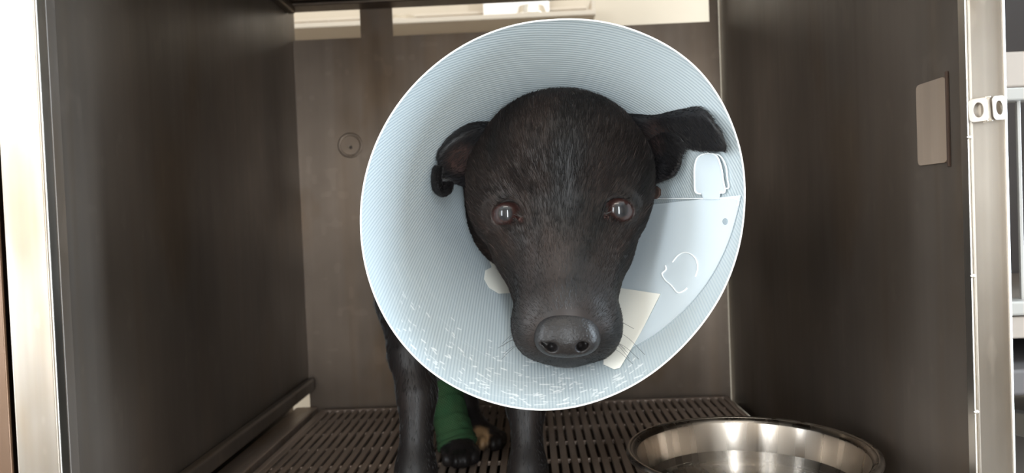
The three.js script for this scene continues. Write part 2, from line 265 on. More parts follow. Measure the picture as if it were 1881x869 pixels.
// ---------------------------------------------------------------- signed-distance modelling
function surfaceNets(sdf, lo, hi, h) {
  const n = [0, 1, 2].map((i) => Math.ceil((hi[i] - lo[i]) / h) + 1), [nx, ny, nz] = n, f = new Float32Array(nx * ny * nz).fill(1), B = 4;
  for (let k = 0; k < nz; k += B) for (let j = 0; j < ny; j += B) for (let i = 0; i < nx; i += B) {
    const d = sdf(lo[0] + (i + 1.5) * h, lo[1] + (j + 1.5) * h, lo[2] + (k + 1.5) * h);
    const far = Math.abs(d) > h * 7;
    for (let c = k; c < Math.min(k + B, nz); c++) for (let b = j; b < Math.min(j + B, ny); b++) for (let a = i; a < Math.min(i + B, nx); a++) f[(c * ny + b) * nx + a] = far ? d : sdf(lo[0] + a * h, lo[1] + b * h, lo[2] + c * h);
  }
  const id = new Int32Array(nx * ny * nz).fill(-1), pos = [], idx = [], E = [[0, 1], [2, 3], [4, 5], [6, 7], [0, 2], [1, 3], [4, 6], [5, 7], [0, 4], [1, 5], [2, 6], [3, 7]];
  const at = (i, j, k) => (k * ny + j) * nx + i;
  for (let k = 0; k < nz - 1; k++) for (let j = 0; j < ny - 1; j++) for (let i = 0; i < nx - 1; i++) {
    const v = []; let m = 0; for (let c = 0; c < 8; c++) { v[c] = f[at(i + (c & 1), j + ((c >> 1) & 1), k + (c >> 2))]; if (v[c] < 0) m++; }
    if (m === 0 || m === 8) continue;
    let x = 0, y = 0, z = 0, q = 0;
    for (const [a, b] of E) if ((v[a] < 0) !== (v[b] < 0)) { const t = v[a] / (v[a] - v[b]); x += lerp(a & 1, b & 1, t); y += lerp((a >> 1) & 1, (b >> 1) & 1, t); z += lerp(a >> 2, b >> 2, t); q++; }
    id[at(i, j, k)] = pos.length / 3; pos.push(lo[0] + (i + x / q) * h, lo[1] + (j + y / q) * h, lo[2] + (k + z / q) * h);
  }
  const quad = (a, b, c, d, fl) => { if (a < 0 || b < 0 || c < 0 || d < 0) return; fl ? idx.push(a, b, c, a, c, d) : idx.push(a, c, b, a, d, c); };
  for (let k = 1; k < nz - 1; k++) for (let j = 1; j < ny - 1; j++) for (let i = 1; i < nx - 1; i++) {
    const s = f[at(i, j, k)] < 0;
    if (s !== (f[at(i + 1, j, k)] < 0)) quad(id[at(i, j - 1, k - 1)], id[at(i, j, k - 1)], id[at(i, j, k)], id[at(i, j - 1, k)], s);
    if (s !== (f[at(i, j + 1, k)] < 0)) quad(id[at(i - 1, j, k - 1)], id[at(i - 1, j, k)], id[at(i, j, k)], id[at(i, j, k - 1)], s);
    if (s !== (f[at(i, j, k + 1)] < 0)) quad(id[at(i - 1, j - 1, k)], id[at(i, j - 1, k)], id[at(i, j, k)], id[at(i - 1, j, k)], s);
  }
  const nor = new Float32Array(pos.length), e = h * 0.6;
  for (let i = 0; i < pos.length; i += 3) {
    const [x, y, z] = [pos[i], pos[i + 1], pos[i + 2]], a = sdf(x + e, y, z) - sdf(x - e, y, z), b = sdf(x, y + e, z) - sdf(x, y - e, z), c = sdf(x, y, z + e) - sdf(x, y, z - e), l = Math.hypot(a, b, c) || 1;
    nor[i] = a / l; nor[i + 1] = b / l; nor[i + 2] = c / l;
  }
  const g = new THREE.BufferGeometry(); g.setAttribute('position', new THREE.BufferAttribute(new Float32Array(pos), 3)); g.setAttribute('normal', new THREE.BufferAttribute(nor, 3)); g.setIndex(idx); return g;
}
const smin = (a, b, k) => { const h = Math.max(k - Math.abs(a - b), 0) / k; return Math.min(a, b) - h * h * k * 0.25; };
const smax = (a, b, k) => -smin(-a, -b, k);
const ell = (x, y, z, c, r) => { const a = (x - c.x) / r[0], b = (y - c.y) / r[1], d = (z - c.z) / r[2], k0 = Math.sqrt(a * a + b * b + d * d), k1 = Math.hypot(a / r[0], b / r[1], d / r[2]); return k0 < 1e-6 ? -Math.min(...r) : k0 * (k0 - 1) / k1; };
const cap = (x, y, z, a, b, ra, rb) => { const dx = b.x - a.x, dy = b.y - a.y, dz = b.z - a.z, l = dx * dx + dy * dy + dz * dz, t = clamp(((x - a.x) * dx + (y - a.y) * dy + (z - a.z) * dz) / l, 0, 1); return Math.hypot(x - a.x - t * dx, y - a.y - t * dy, z - a.z - t * dz) - lerp(ra, rb, t); };

// ---------------------------------------------------------------- the dog
// head frame: origin between the eyes, x to the dog's left ear, y up the face, z out towards the room
const HO = camPt(1034, 392, 0.64);
const HM = CM.clone().multiply(new THREE.Matrix4().makeTranslation(HO.x, HO.y, HO.z)), HMI = HM.clone().invert();
const L = (px, py, d) => camPt(px, py, d).sub(HO);
const WL = (v) => v.clone().applyMatrix4(HMI);                         // world to head frame
const hp = {
  cran: [L(1031, 310, 0.682), [0.0755, 0.066, 0.072]], brow: [L(1032, 285, 0.650), [0.055, 0.046, 0.040]],
  zl: [L(909, 348, 0.672), [0.024, 0.040, 0.042]], zr: [L(1143, 346, 0.672), [0.024, 0.040, 0.042]],
  cl: [L(946, 425, 0.664), [0.020, 0.036, 0.040]], cr: [L(1118, 423, 0.664), [0.020, 0.036, 0.040]],
};
const brA = L(1033, 380, 0.652), brB = L(1039, 560, 0.603), mzA = L(1036, 480, 0.648), mzB = L(1041, 575, 0.610), jwA = L(1038, 598, 0.617), jwB = L(1032, 460, 0.69);
const mz = [L(1041, 584, 0.602), [0.0395, 0.0335, 0.034]], fl = [L(986, 607, 0.605), [0.018, 0.021, 0.026]], fr = [L(1096, 607, 0.605), [0.018, 0.021, 0.026]];
const bl = [L(938, 352, 0.640), [0.022, 0.012, 0.016]], brr = [L(1124, 346, 0.640), [0.022, 0.012, 0.016]];
const nkA = L(1025, 340, 0.70), nkB = WL(new V3(-0.02, 0.27, -0.27));
function faceSdf(x, y, z) {
  let d = smin(ell(x, y, z, ...hp.cran), ell(x, y, z, ...hp.brow), 0.03);
  d = smin(d, cap(x, y, z, brA, brB, 0.036, 0.026), 0.03);
  d = smin(d, ell(x, y, z, ...hp.zl), 0.02); d = smin(d, ell(x, y, z, ...hp.zr), 0.02);
  d = smin(d, ell(x, y, z, ...hp.cl), 0.025); d = smin(d, ell(x, y, z, ...hp.cr), 0.025);
  d = smin(d, cap(x, y, z, mzA, mzB, 0.0505, 0.0385), 0.02);
  d = smin(d, ell(x, y, z, ...mz), 0.012);
  d = smin(d, cap(x, y, z, jwA, jwB, 0.026, 0.045), 0.02);
  d = smin(d, ell(x, y, z, ...fl), 0.010); d = smin(d, ell(x, y, z, ...fr), 0.010);
  d = smin(d, ell(x, y, z, ...bl), 0.012); d = smin(d, ell(x, y, z, ...brr), 0.012);
  d = smin(d, cap(x, y, z, nkA, nkB, 0.062, 0.062), 0.03);
  return d;
}
function surfaceAt(px, py, sdf) { let lo = 0.52; for (let i = 0; i < 200; i++) { const q = L(px, py, lo), d = sdf(q.x, q.y, q.z); if (d < 0.0002) break; lo += d * 0.6; } return lo; }
// eyes
const EYE_R = 0.0142;
const eyes = [[931, 393, -1], [1134, 387, 1]].map(([px, py, s]) => {
  const d = surfaceAt(px, py, faceSdf); const c = L(px, py, d + EYE_R + 0.0004);
  return { c, s, dir: new V3(s * 0.10, 0.02, 1).normalize(), inner: new V3(-s * 0.0120, -0.0062, 0.0100).add(c), px, py };
});
function headSdf(x, y, z) {
  let d = faceSdf(x, y, z);
  for (const e of eyes) {
    const q = Math.hypot(x - e.c.x, y - e.c.y, z - e.c.z);
    if (q > 0.05) continue;
    d = smin(d, q - (EYE_R + 0.0016), 0.005);                                              // lids swell over the eyeball
    // almond opening, its inner corner drawn down towards the nose
    const ex = (x - e.c.x) * e.s, ey = y - e.c.y, ez = z - e.c.z - 0.014;
    const a = 0.30, rx = ex * Math.cos(a) - ey * Math.sin(a) + 0.0, ry = ex * Math.sin(a) + ey * Math.cos(a);
    const o = Math.hypot(rx / 0.0120, (ry + 0.000) / 0.0098) - 1, op = Math.max(o * 0.009, Math.abs(ez) - 0.014);
    d = smax(d, -op, 0.003);
    const gq = cap(x, y, z, new V3(e.inner.x, e.inner.y, e.inner.z), new V3(e.inner.x, e.inner.y, e.inner.z + 0.02), 0.0016, 0.0024); d = smax(d, -gq, 0.002);
    d = Math.min(d, Math.hypot(x - e.c.x, y - e.c.y, z - e.c.z) - EYE_R + 0.0012);           // closed behind the eyeball
    // crease under the lower lid and above the upper one
    const ring = Math.abs(Math.hypot(rx / 1.15, ry + 0.001) - 0.0175); d += 0.0002 * Math.exp(-ring * ring / 0.000004) * (ez > -0.02 ? 1 : 0);
  }
  return d;
}
// body, legs and paws, in world coordinates
const bodyBones = [];
const bone = (a, b, ra, rb) => bodyBones.push([a, b, ra, rb]);
const nkW = nkA.clone().applyMatrix4(HM);
bone(nkW, new V3(-0.02, 0.27, -0.27), 0.055, 0.062);
bone(new V3(-0.02, 0.27, -0.27), new V3(-0.045, 0.225, -0.29), 0.062, 0.082);
bone(new V3(-0.045, 0.225, -0.29), new V3(-0.075, 0.245, -0.46), 0.082, 0.068);
bone(new V3(-0.075, 0.245, -0.46), new V3(-0.085, 0.235, -0.53), 0.068, 0.055);
const fl1 = [P(762, 560, 0.85), P(757, 650, 0.815), P(766, 720, 0.797), P(764, 869, 0.775), P(768, 903, 0.766)];
bone(fl1[0], fl1[1], 0.045, 0.022); bone(fl1[1], fl1[2], 0.022, 0.0172); bone(fl1[2], fl1[3], 0.0172, 0.0175); bone(fl1[3], fl1[4], 0.0175, 0.0165);
const fr1 = [P(960, 560, 0.85), P(962, 660, 0.815), P(966, 740, 0.797), P(970, 869, 0.775), P(972, 903, 0.766)];
bone(fr1[0], fr1[1], 0.042, 0.022); bone(fr1[1], fr1[2], 0.022, 0.0168); bone(fr1[2], fr1[3], 0.0168, 0.0165); bone(fr1[3], fr1[4], 0.0165, 0.016);
const hl = [P(800, 560, 1.02), P(800, 640, 0.955), P(812, 700, 0.945), P(838, 815, 0.905), P(846, 838, 0.888)];
bone(hl[0], hl[1], 0.05, 0.03); bone(hl[1], hl[2], 0.03, 0.020); bone(hl[2], hl[3], 0.018, 0.0165); bone(hl[3], hl[4], 0.016, 0.014);
const hr = [P(840, 570, 1.04), P(838, 660, 1.00), P(850, 735, 0.985), P(872, 788, 0.962), P(896, 803, 0.945)];
bone(hr[0], hr[1], 0.045, 0.028); bone(hr[1], hr[2], 0.026, 0.015); bone(hr[2], hr[3], 0.0145, 0.0135); bone(hr[3], hr[4], 0.0135, 0.0125);
const toeEll = [];
function paw(c, dir, w) {                                              // four toes fanned on the floor
  const f = new V3(dir[0], 0, dir[1]).normalize(), s = new V3(-f.z, 0, f.x);
  for (let i = 0; i < 4; i++) { const o = (i - 1.5) * w * 0.50, fw = (i === 1 || i === 2 ? 0.021 : 0.012); const p = c.clone().addScaledVector(s, o).addScaledVector(f, fw); p.y = 0.0105; toeEll.push([p, [w * 0.30, 0.0102, w * 0.34 + 0.006]]); }
  const m = c.clone(); m.y = 0.014; toeEll.push([m, [w * 0.85, 0.014, w * 0.9]]);
}
paw(fl1[4].clone(), [0.05, 1], 0.024); paw(fr1[4].clone(), [0, 1], 0.023);
paw(hl[4].clone(), [0.12, 1], 0.021); paw(hr[4].clone(), [0.55, 0.8], 0.019);
function bodySdf(x, y, z) {
  let d = 1;
  for (const [a, b, ra, rb] of bodyBones) d = smin(d, cap(x, y, z, a, b, ra, rb), 0.02);
  for (const [c, r] of toeEll) d = smin(d, ell(x, y, z, c, r), 0.0045);
  return Math.max(d, 0.0006 - y);
}
const dogM = phy({ vertexColors: true, color: lin(1, 1, 1), roughness: 0.46, specularIntensity: 0.6 });
const N3 = (x, y, z, s) => vnoise(x + z * 0.7, y + z * 1.3, 4096, 4096, s);
const furDark = [0.0095, 0.0085, 0.0085], furBrown = [0.034, 0.022, 0.018];
function furColor(q) {                                                 // q in head frame: brown tint on brow, bridge and muzzle, black between
  const n = N3(q.x * 60, q.y * 60, q.z * 60, 5), m = N3(q.x * 20 + 9, q.y * 20, q.z * 20, 8);
  const mid = smooth(0.018, 0.004, Math.abs(q.x + 0.002)) * smooth(-0.03, 0.0, q.y) * smooth(0.085, 0.05, q.y);       // black stripe down the brow
  const k = clamp(0.3 + 0.9 * (n - 0.5) + 1.2 * (m - 0.5), 0, 1) * 0.8 * (1 - 0.9 * mid);
  return [0, 1, 2].map((i) => lerp(furDark[i], furBrown[i], k));
}
function paint(g, fn) { const p = g.attributes.position, c = new Float32Array(p.count * 3), v = new V3(); for (let i = 0; i < p.count; i++) { v.fromBufferAttribute(p, i); const k = fn(v); c[i * 3] = k[0]; c[i * 3 + 1] = k[1]; c[i * 3 + 2] = k[2]; } g.setAttribute('color', new THREE.BufferAttribute(c, 3)); return g; }
const dog = thing('dog', 'black short-haired dog in a cone collar looking at the camera', 'dog');
const dogRoot = new V3(-0.05, 0, -0.3); dog.position.copy(dogRoot);
const toDog = (g) => g.translate(-dogRoot.x, -dogRoot.y, -dogRoot.z);
const headG = surfaceNets(headSdf, [-0.105, -0.150, -0.115], [0.105, 0.130, 0.105], 0.0019);
paint(headG, (v) => {
  let c = furColor(v);
  for (const e of eyes) {
    const d = v.distanceTo(e.inner), k = smooth(0.0115, 0.004, d); c = c.map((a, i) => lerp(a, [0.26, 0.15, 0.13][i], k));             // pink inner corner
    const q = v.distanceTo(e.c), lid = smooth(EYE_R + 0.0016, EYE_R - 0.0004, q); c = c.map((a, i) => lerp(a, [0.05, 0.03, 0.028][i], lid * 0.8));
  }
  return c;
});
const headFur = headG.clone();
headG.applyMatrix4(HM);
const bodyG = surfaceNets(bodySdf, [-0.22, -0.004, -0.62], [0.10, 0.36, -0.12], 0.0042);
const tanSpot = P(877, 806, 0.930);
paint(bodyG, (v) => { const n = N3(v.x * 50, v.y * 50, v.z * 50, 3); let c = [0, 1, 2].map((i) => lerp(furDark[i], furBrown[i], 0.35 * n)); const k = smooth(0.020, 0.013, v.distanceTo(tanSpot) + 0.006 * (N3(v.x * 200, v.y * 200, v.z * 200, 4) - 0.5)); return c.map((a, i) => lerp(a, [0.34, 0.20, 0.10][i], k)); });

// ears: thick curled leaves from a net of guide points
function leaf(rows, thick, nu = 40, nv = 40, color) {
  const R = rows.length, C = rows[0].length, pts = rows.map((r) => r.map((p) => L(...p)));
  const cub = (a, b, c, d, t) => { const r = new V3(); for (const k of ['x', 'y', 'z']) r[k] = 0.5 * (2 * b[k] + (c[k] - a[k]) * t + (2 * a[k] - 5 * b[k] + 4 * c[k] - d[k]) * t * t + (3 * b[k] - a[k] - 3 * c[k] + d[k]) * t * t * t); return r; };
  const line = (arr, t) => { const n = arr.length - 1, x = clamp(t, 0, 1) * n, i = Math.min(Math.floor(x), n - 1), g = (k) => k < 0 ? arr[0].clone().multiplyScalar(2).sub(arr[1]) : k > n ? arr[n].clone().multiplyScalar(2).sub(arr[n - 1]) : arr[k]; return cub(g(i - 1), g(i), g(i + 1), g(i + 2), x - i); };
  const S = (u, v) => line(pts.map((r) => line(r, u)), v), pos = [], idx = [], e = 0.004;
  for (const side of [1, -1]) for (let j = 0; j <= nv; j++) for (let i = 0; i <= nu; i++) {
    const u = i / nu, v = j / nv, p = S(u, v), a = S(Math.min(1, u + e), v).sub(S(Math.max(0, u - e), v)), b = S(u, Math.min(1, v + e)).sub(S(u, Math.max(0, v - e))), n = a.cross(b).normalize();
    const w = Math.min(1, Math.min(u + 0.15, 1 - u) * 9) * Math.min(1, Math.min(v, 1 - v) * 9), t = thick * 0.5 * Math.sqrt(clamp(1 - (1 - w) * (1 - w), 0, 1)) * side;
    pos.push(p.x + n.x * t, p.y + n.y * t, p.z + n.z * t);
  }
  const M = (nu + 1) * (nv + 1);
  for (let s = 0; s < 2; s++) for (let j = 0; j < nv; j++) for (let i = 0; i < nu; i++) { const a = s * M + j * (nu + 1) + i, b = a + 1, c = a + nu + 1, d = c + 1; s ? idx.push(a, c, b, b, c, d) : idx.push(a, b, c, b, d, c); }
  const g = new THREE.BufferGeometry(); g.setAttribute('position', new THREE.BufferAttribute(new Float32Array(pos), 3)); g.setIndex(idx); g.computeVertexNormals(); return g;
}
const earParts = [];
const earTint = (cx, cy, d, r, amt) => { const c = L(cx, cy, d); return (v) => { const k = amt * smooth(r, r * 0.3, v.distanceTo(c)); return [0, 1, 2].map((i) => lerp([0.0085, 0.008, 0.009][i], [0.10, 0.055, 0.045][i], k)); }; };
earParts.push(paint(leaf([
  [[912, 226, 0.680], [866, 224, 0.668], [832, 243, 0.662], [808, 272, 0.657]],
  [[905, 240, 0.662], [862, 243, 0.650], [828, 260, 0.646], [803, 288, 0.648]],
  [[900, 268, 0.664], [862, 268, 0.656], [830, 278, 0.650], [804, 300, 0.650]],
  [[892, 305, 0.672], [860, 302, 0.668], [832, 308, 0.660], [806, 318, 0.652]],
  [[884, 352, 0.668], [860, 346, 0.660], [836, 338, 0.652], [812, 332, 0.648]]], 0.0042), earTint(845, 290, 0.656, 0.018, 0.55)));
earParts.push(paint(tube([L(805, 306, 0.648), L(803, 326, 0.646), L(805, 343, 0.645), L(813, 351, 0.646), L(822, 346, 0.650), L(826, 336, 0.653)], 0.0040, 30, 10), earTint(0, 0, 0.6, 0.001, 0)));
earParts.push(paint(new THREE.SphereGeometry(0.0052, 16, 12).translate(L(814, 345, 0.653).x, L(814, 345, 0.653).y, L(814, 345, 0.653).z), earTint(0, 0, 0.6, 0.001, 0)));
earParts.push(paint(leaf([
  [[1150, 206, 0.668], [1200, 206, 0.650], [1248, 201, 0.622], [1284, 197, 0.598], [1306, 214, 0.586]],
  [[1158, 222, 0.660], [1206, 222, 0.643], [1252, 216, 0.614], [1294, 214, 0.590], [1320, 236, 0.579]],
  [[1165, 240, 0.662], [1212, 240, 0.646], [1256, 236, 0.618], [1298, 236, 0.592], [1330, 256, 0.578]],
  [[1172, 258, 0.666], [1218, 258, 0.654], [1258, 258, 0.626], [1298, 262, 0.597], [1334, 270, 0.579]],
  [[1180, 274, 0.668], [1222, 272, 0.660], [1258, 272, 0.634], [1296, 278, 0.603], [1332, 279, 0.582]]], 0.0042), earTint(1215, 252, 0.65, 0.022, 0.28)));
earParts.push(paint(leaf([
  [[1165, 226, 0.672], [1195, 226, 0.657], [1222, 236, 0.640], [1250, 254, 0.622]],
  [[1172, 255, 0.672], [1202, 256, 0.656], [1228, 262, 0.641], [1258, 272, 0.627]],
  [[1180, 290, 0.670], [1206, 286, 0.657], [1230, 286, 0.644], [1253, 289, 0.631]],
  [[1186, 318, 0.668], [1206, 312, 0.656], [1228, 309, 0.646], [1246, 309, 0.635]],
  [[1186, 342, 0.662], [1203, 338, 0.655], [1220, 332, 0.648], [1233, 326, 0.640]]], 0.0042), earTint(1222, 262, 0.655, 0.016, 0.35)));
for (const g of earParts) { g.applyMatrix4(HM); }
{
  const all = mergeGeometries([headG, bodyG, ...earParts].map((g) => { const o = g.toNonIndexed(); o.deleteAttribute('uv'); return o; }));
  toDog(all); mesh('body', all, dogM, dog);
}
// eyes as parts
for (const e of eyes) {
  const m = new THREE.Matrix4().makeTranslation(e.c.x, e.c.y, e.c.z).premultiply(HM);
  const rot = new THREE.Quaternion().setFromUnitVectors(new V3(0, 0, 1), e.dir);
  const put = (g) => toDog(g.applyQuaternion(rot).applyMatrix4(m));
  const sg = new THREE.SphereGeometry(EYE_R, 48, 32); sg.rotateX(Math.PI / 2);
  // sclera, iris and pupil are rings of colour on one ball under a clear coat
  paint(sg, (v) => { const a = Math.atan2(Math.hypot(v.x, v.y), v.z); const n = 0.75 + 0.5 * vnoise(Math.atan2(v.y, v.x) * 9, a * 6, 4096, 4096, 2); const pup = [0.008, 0.010, 0.014], iris = [0.030 * n, 0.013 * n, 0.011 * n], scl = [0.12, 0.07, 0.066]; const k = smooth(0.40, 0.50, a), k2 = smooth(0.86, 0.94, a); return [0, 1, 2].map((i) => lerp(lerp(pup[i], iris[i], k), scl[i], k2)); });
  mesh('eye', put(sg), phy({ vertexColors: true, roughness: 0.35, specularIntensity: 0.3, clearcoat: 1, clearcoatRoughness: 0.01 }), dog);
}
// nose leather with nostrils
{
  const c = L(1042, 624, 0.5750), lobeL = L(1012, 619, 0.5765), lobeR = L(1072, 617, 0.5765), top = L(1041, 598, 0.5745);
  const nl = L(1014, 639, 0.5632), nr = L(1068, 637, 0.5632);
  const nose = (x, y, z) => {
    let d = ell(x, y, z, c, [0.0235, 0.0135, 0.0150]);
    d = smin(d, ell(x, y, z, lobeL, [0.0112, 0.0115, 0.0115]), 0.007); d = smin(d, ell(x, y, z, lobeR, [0.0112, 0.0115, 0.0115]), 0.007);
    d = smin(d, ell(x, y, z, top, [0.0190, 0.0120, 0.0120]), 0.01);
    for (const [q, s] of [[nl, -1], [nr, 1]]) {
      d = smax(d, -ell(x, y, z, q, [0.0036, 0.0034, 0.009]), 0.003);
      d = smax(d, -cap(x, y, z, q, new V3(q.x + s * 0.0062, q.y + 0.0034, q.z - 0.004), 0.0026, 0.0015), 0.002);
    }
    d = smax(d, -cap(x, y, z, new V3(c.x + 0.0002, c.y - 0.004, c.z + 0.0155), new V3(c.x, c.y - 0.016, c.z + 0.009), 0.0010, 0.0013), 0.0015);
    return d;
  };
  const g = surfaceNets(nose, [c.x - 0.034, c.y - 0.026, c.z - 0.026], [c.x + 0.034, c.y + 0.034, c.z + 0.024], 0.0010);
  g.applyMatrix4(HM); toDog(g);
  const uv = new Float32Array(g.attributes.position.count * 2); for (let i = 0; i < uv.length / 2; i++) { uv[i * 2] = g.attributes.position.getX(i) * 20; uv[i * 2 + 1] = g.attributes.position.getY(i) * 20; } g.setAttribute('uv', new THREE.BufferAttribute(uv, 2));
  const n = mesh('nose', g, phy({ color: lin(0.012, 0.010, 0.010), roughness: 0.42, specularIntensity: 0.7, bumpMap: dataTex(256, 256, (u, v) => fbm(u, v, 40, 40, 17, 2)), bumpScale: 0.0003, clearcoat: 0.1, clearcoatRoughness: 0.3 }), dog);
  n.userData.label = 'moist dark grey nose leather';
}
// short coat: fine hairs lying back from the nose
{
  const R = rng(77), noseP = L(1042, 640, 0.565), hair = new THREE.BufferGeometry(), hp_ = [], hi_ = [], K = 3;
  for (let i = 0; i <= K; i++) { const t = i / K, w = (1 - t * 0.85) * 0.5, y = t, z = 0.12 * t * t; hp_.push(-w, y, z, w, y, z, 0, y, z + 0.35 * w); }
  for (let i = 0; i < K; i++) for (let s = 0; s < 3; s++) { const a = i * 3 + s, b = i * 3 + (s + 1) % 3; hi_.push(a, b, a + 3, b, b + 3, a + 3); }
  hair.setAttribute('position', new THREE.BufferAttribute(new Float32Array(hp_), 3)); hair.setIndex(hi_); hair.computeVertexNormals();
  const samples = [];
  const spread = (g, toHead, count, fn) => {
    const p = g.attributes.position, ix = g.index.array, n = g.attributes.normal, cum = []; let tot = 0; const a = new V3(), b = new V3(), c = new V3();
    for (let i = 0; i < ix.length; i += 3) { a.fromBufferAttribute(p, ix[i]); b.fromBufferAttribute(p, ix[i + 1]); c.fromBufferAttribute(p, ix[i + 2]); tot += b.clone().sub(a).cross(c.clone().sub(a)).length(); cum.push(tot); }
    for (let k = 0; k < count; k++) {
      const r = R() * tot; let lo = 0, hi = cum.length - 1; while (lo < hi) { const m = (lo + hi) >> 1; cum[m] < r ? lo = m + 1 : hi = m; }
      let u = R(), v = R(); if (u + v > 1) { u = 1 - u; v = 1 - v; } const w = 1 - u - v, i = lo * 3, q = new V3(), nn = new V3();
      for (const [o, wt] of [[0, w], [1, u], [2, v]]) { a.fromBufferAttribute(p, ix[i + o]); q.addScaledVector(a, wt); a.fromBufferAttribute(n, ix[i + o]); nn.addScaledVector(a, wt); }
      fn(q, nn.normalize());
    }
  };
  const M = new THREE.Matrix4(), X = new V3(), Y = new V3(), Z = new V3();
  const push = (q, n, flow, len, wid, tilt, col, frame) => {
    Y.copy(flow).addScaledVector(n, -flow.dot(n)); if (Y.lengthSq() < 1e-8) return; Y.normalize().addScaledVector(n, tilt).normalize();
    X.crossVectors(Y, n).normalize(); Z.crossVectors(X, Y).normalize();
    M.makeBasis(X.clone().multiplyScalar(wid), Y.clone().multiplyScalar(len), Z.clone().multiplyScalar(-len * 0.5)); M.setPosition(q.x, q.y, q.z);
    if (frame) M.premultiply(frame); samples.push([M.clone(), col]);
  };
  const noseC = L(1042, 613, 0.575), flow = new V3();
  spread(headFur, null, 105000, (q, n) => {
    if (n.z < -0.35 || q.z < -0.09) return;
    if (Math.hypot((q.x - noseC.x) / 0.0220, (q.y - noseC.y) / 0.0180) < 1 && n.z > 0.1) return;
    for (const e of eyes) { const d = q.distanceTo(e.c); if (d < EYE_R + 0.0008 || q.distanceTo(e.inner) < 0.0060) return;  }
    const dn = q.distanceTo(noseP); flow.copy(q).sub(noseP); flow.z *= 0.5; flow.x *= 1.25;
    flow.x += 0.12 * (R() - 0.5) * flow.length() * 3; flow.y += 0.1 * (R() - 0.5) * flow.length();
    const near = Math.min(...eyes.map((e) => q.distanceTo(e.c))), len = lerp(0.0036, 0.0078, smooth(0.03, 0.16, dn)) * (0.7 + 0.6 * R()) * lerp(0.6, 1, smooth(0.015, 0.024, near));
    const c = furColor(q), g = 0.7 + 0.9 * R() * R() + (R() < 0.05 ? 3.5 : 0); push(q.addScaledVector(n, -0.0004), n, flow, len, 0.00021 + 0.00012 * R(), 0.16 + 0.2 * R(), [c[0] * g, c[1] * g, c[2] * g], HM);
  });
  const down = new V3(0, -1, 0);
  spread(bodyG, null, 26000, (q, n) => { if (q.z < -0.5 && q.y > 0.2) return; const g = 0.7 + 0.8 * R(), k = q.distanceTo(tanSpot) < 0.016 ? [0.3, 0.18, 0.09] : furDark; const len = lerp(0.003, 0.007, smooth(0.02, 0.15, q.y)); if (q.y < 0.004) return; push(q, n, flow.copy(down).add(new V3((R() - 0.5) * 0.3, 0, (R() - 0.5) * 0.3)), len, 0.0003, 0.2, k.map((a) => a * g)); });
  for (const g of earParts) spread(g, null, 4200, (q, n) => { const g2 = 0.7 + 0.8 * R(); const hq = WL(q.clone()); const f = new V3(Math.sign(hq.x) * 1, -0.5, 0.2).add(new V3((R() - 0.5) * 0.5, (R() - 0.5) * 0.5, 0)); push(q, n, f, 0.0026 + 0.002 * R(), 0.00022, 0.15 + 0.15 * R(), [0.010 * g2, 0.009 * g2, 0.0095 * g2]); });
  const im = new THREE.InstancedMesh(hair, std({ color: lin(1, 1, 1), roughness: 0.35 }), samples.length);
  samples.forEach(([m, c], i) => { im.setMatrixAt(i, m); im.setColorAt(i, new THREE.Color().setRGB(...c)); });
  im.name = 'coat'; im.userData = { kind: 'stuff', label: 'short glossy black hairs' }; im.castShadow = im.receiveShadow = true; im.position.set(-dogRoot.x, -dogRoot.y, -dogRoot.z); dog.add(im);
  const wh = []; for (const s of [-1, 1]) for (let i = 0; i < 7; i++) { const b = L(1041 + s * (62 + 22 * R()), 590 + 50 * R(), 0.586 + 0.006 * R()), l = 0.018 + 0.02 * R(), e = b.clone().add(new V3(s * l * 0.75, -l * (0.1 + 0.6 * R()), l * 0.1)), m = b.clone().lerp(e, 0.5).add(new V3(0, 0.003, 0.002)); wh.push(tube([b, m, e], 0.00012, 10, 4)); }
  const wg = merged(wh).applyMatrix4(HM); toDog(wg); mesh('whiskers', wg, std({ color: lin(0.02, 0.018, 0.018), roughness: 0.4 }), dog).userData = { kind: 'stuff' };
}
